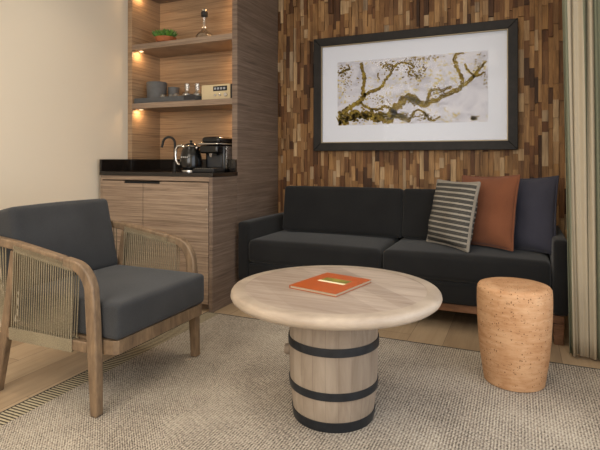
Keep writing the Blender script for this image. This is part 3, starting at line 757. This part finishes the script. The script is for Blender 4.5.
# ---------------------------------------------------------------- armchair
ac = thing('armchair', 'wooden armchair with rope sides and dark grey cushions', 'armchair', (-1.78, 1.78, 0))
NEAR, FAR = 1.455, 2.098; T = .034
def ribbon(pts, ws):
    L, R_ = [], []
    for i, p in enumerate(pts):
        a = Vector(pts[max(0, i-1)]); b = Vector(pts[min(len(pts)-1, i+1)]); t = (b-a).normalized(); n_ = Vector((-t.y, t.x))
        L.append(tuple(Vector(p)+n_*ws[i]/2)); R_.append(tuple(Vector(p)-n_*ws[i]/2))
    return L+R_[::-1]
def bez(a, b, c, n=8): return [((1-t)**2*a[0]+2*t*(1-t)*b[0]+t*t*c[0], (1-t)**2*a[1]+2*t*(1-t)*b[1]+t*t*c[1]) for t in [i/n for i in range(n+1)]]
for yc, flo, sgn in ((NEAR, .0065, -1), (FAR, .0065, 1)):
    # arm rail, bend and front leg
    MB().prism(ribbon([(-2.17, .652), (-2.08, .648), (-1.95, .635), (-1.80, .612), (-1.665, .590)], [.034, .036, .038, .038, .038]), yc-T/2, yc+T/2).build('arm_rail', M['chairwood'], ac, bevel=.007, seg=3)
    cur = [(-1.6645, .5898)]+bez((-1.62, .582), (-1.545, .572), (-1.525, .49))+[(-1.516, .36), (-1.508, .22), (-1.500, flo)]
    MB().prism(ribbon(cur, [.038]+[.040+.001*i for i in range(9)]+[.050, .048, .036]), yc-T/2-.002, yc+T/2+.002).build('front_leg', M['chairwood'], ac, bevel=.007, seg=3)
    rl = [(-1.955, .612), (-1.985, .42), (-2.015, .25), (-2.068, .0)]
    MB().prism(ribbon(rl, [.034, .042, .046, .034]), yc-T/2+.001, yc+T/2-.001).build('rear_leg', M['chairwood'], ac, bevel=.006, seg=3)
    MB().prism(ribbon([(-2.0, .262), (-1.75, .264), (-1.54, .266)], [.042]*3), yc-.013, yc+.013).build('side_rail', M['chairwood'], ac, bevel=.004)
    # rope panel
    rp = MB(); nR = 27
    for k in range(nR):
        t = k/(nR-1); xt = -1.945+t*.335; xb = -1.968+t*.345
        zt = .652-.0235*0+(-.155)*(xt+2.08)*1.0+.0 if False else (.634-(xt+1.95)*.157)
        for dy in (-.0165, .0165):
            p = [(xb, yc+dy*.8, .242), (xb+(xt-xb)*.35, yc+dy*.9, .36), (xb+(xt-xb)*.7, yc+dy*1.0, .48), (xt, yc+dy*1.05, zt-.012)]
            rp.tube(p, .0026, 6)
    rp.build('rope_panel', M['rope'], ac)
    wr = MB()
    for k in range(60):
        t = k/59; xb = -1.972+t*.355
        wr.tube([(xb, yc-.0165, .241), (xb, yc-.0165, .288), (xb, yc+.0165, .288), (xb, yc+.0165, .241)], .0034, 6, True)
    wr.build('rope_wrap', M['rope'], ac)
    wr = MB()
    for k in range(56):
        t = k/55; xb = -1.945+t*.335; zc = .634-(xb+1.95)*.157
        wr.tube([(xb, yc-.0185, zc-.020), (xb, yc-.0185, zc+.004), (xb, yc-.0165, zc-.024), (xb, yc+.0165, zc-.024), (xb, yc+.0185, zc+.004)], .0016, 5)
    wr.build('arm_rope_wrap', M['rope'], ac)
# seat frame
fr = MB().box(-1.4595, -1.4302, 1.5203, NEAR+FAR-1.5203, .2367, .2913)
fr.build('front_rail', M['chairwood'], ac, bevel=.002)
for yc, sg_ in ((NEAR, 1), (FAR, -1)):
    # rounded corner from front rail back to the leg
    pts = [(-1.43, 1.52), (-1.43, 1.50), (-1.445, 1.484), (-1.49, 1.480), (-1.98, 1.480), (-1.98, 1.506), (-1.50, 1.506), (-1.4601, 1.52)]
    if sg_ < 0: pts = [(x_, NEAR+FAR-y_) for x_, y_ in pts]
    MB().prism(pts, .2365, .2915, 'z').build('seat_side_rail', M['chairwood'], ac, bevel=.002)
MB().box(-2.03, -2.0, NEAR+.02, FAR-.02, .24, .285).build('back_rail', M['chairwood'], ac, bevel=.005)
sl = MB()
for i in range(6): sl.box(-1.99+.09*i, -1.94+.09*i, NEAR+.045, FAR-.045, .278, .290)
sl.build('slats', M['chairwood'], ac)
# back frame: curved top rail joining the two arms and vertical ropes
tr = []
for i in range(25):
    a = PI*i/24; tr.append((-2.168-.055*math.sin(a)**.5, (NEAR+FAR)/2-(FAR-NEAR)/2*math.cos(a), .652))
MB().tube(tr, .018, 12).build('top_rail', M['chairwood'], ac)
bp = MB()
for i in range(34):
    y = NEAR+.03+(FAR-NEAR-.06)*i/33
    bp.tube([(-2.018, y, .262), (-2.12, y, .46), (-2.212, y, .645)], .0026, 6)
for yc in (NEAR, FAR):
    for i in range(9):
        x_ = -2.02-.02*i
        bp.tube([(-2.018-.002*i, yc, .262), (x_+.0, yc, .64)], .0026, 6)
bp.build('back_ropes', M['rope'], ac)
MB().soft((-1.705, (NEAR+FAR)/2, .365), (.57, .588, .142), .02, (0, 0, .008), 18).build('seat_cushion', M['chairfab'], ac)
MB().soft((-2.075, (NEAR+FAR)/2+.008, .595), (.135, .578, .37), .024, (.018, 0, .008), 18, Euler((0, math.radians(-13), 0)).to_matrix()).build('back_cushion', M['chairfab'], ac)
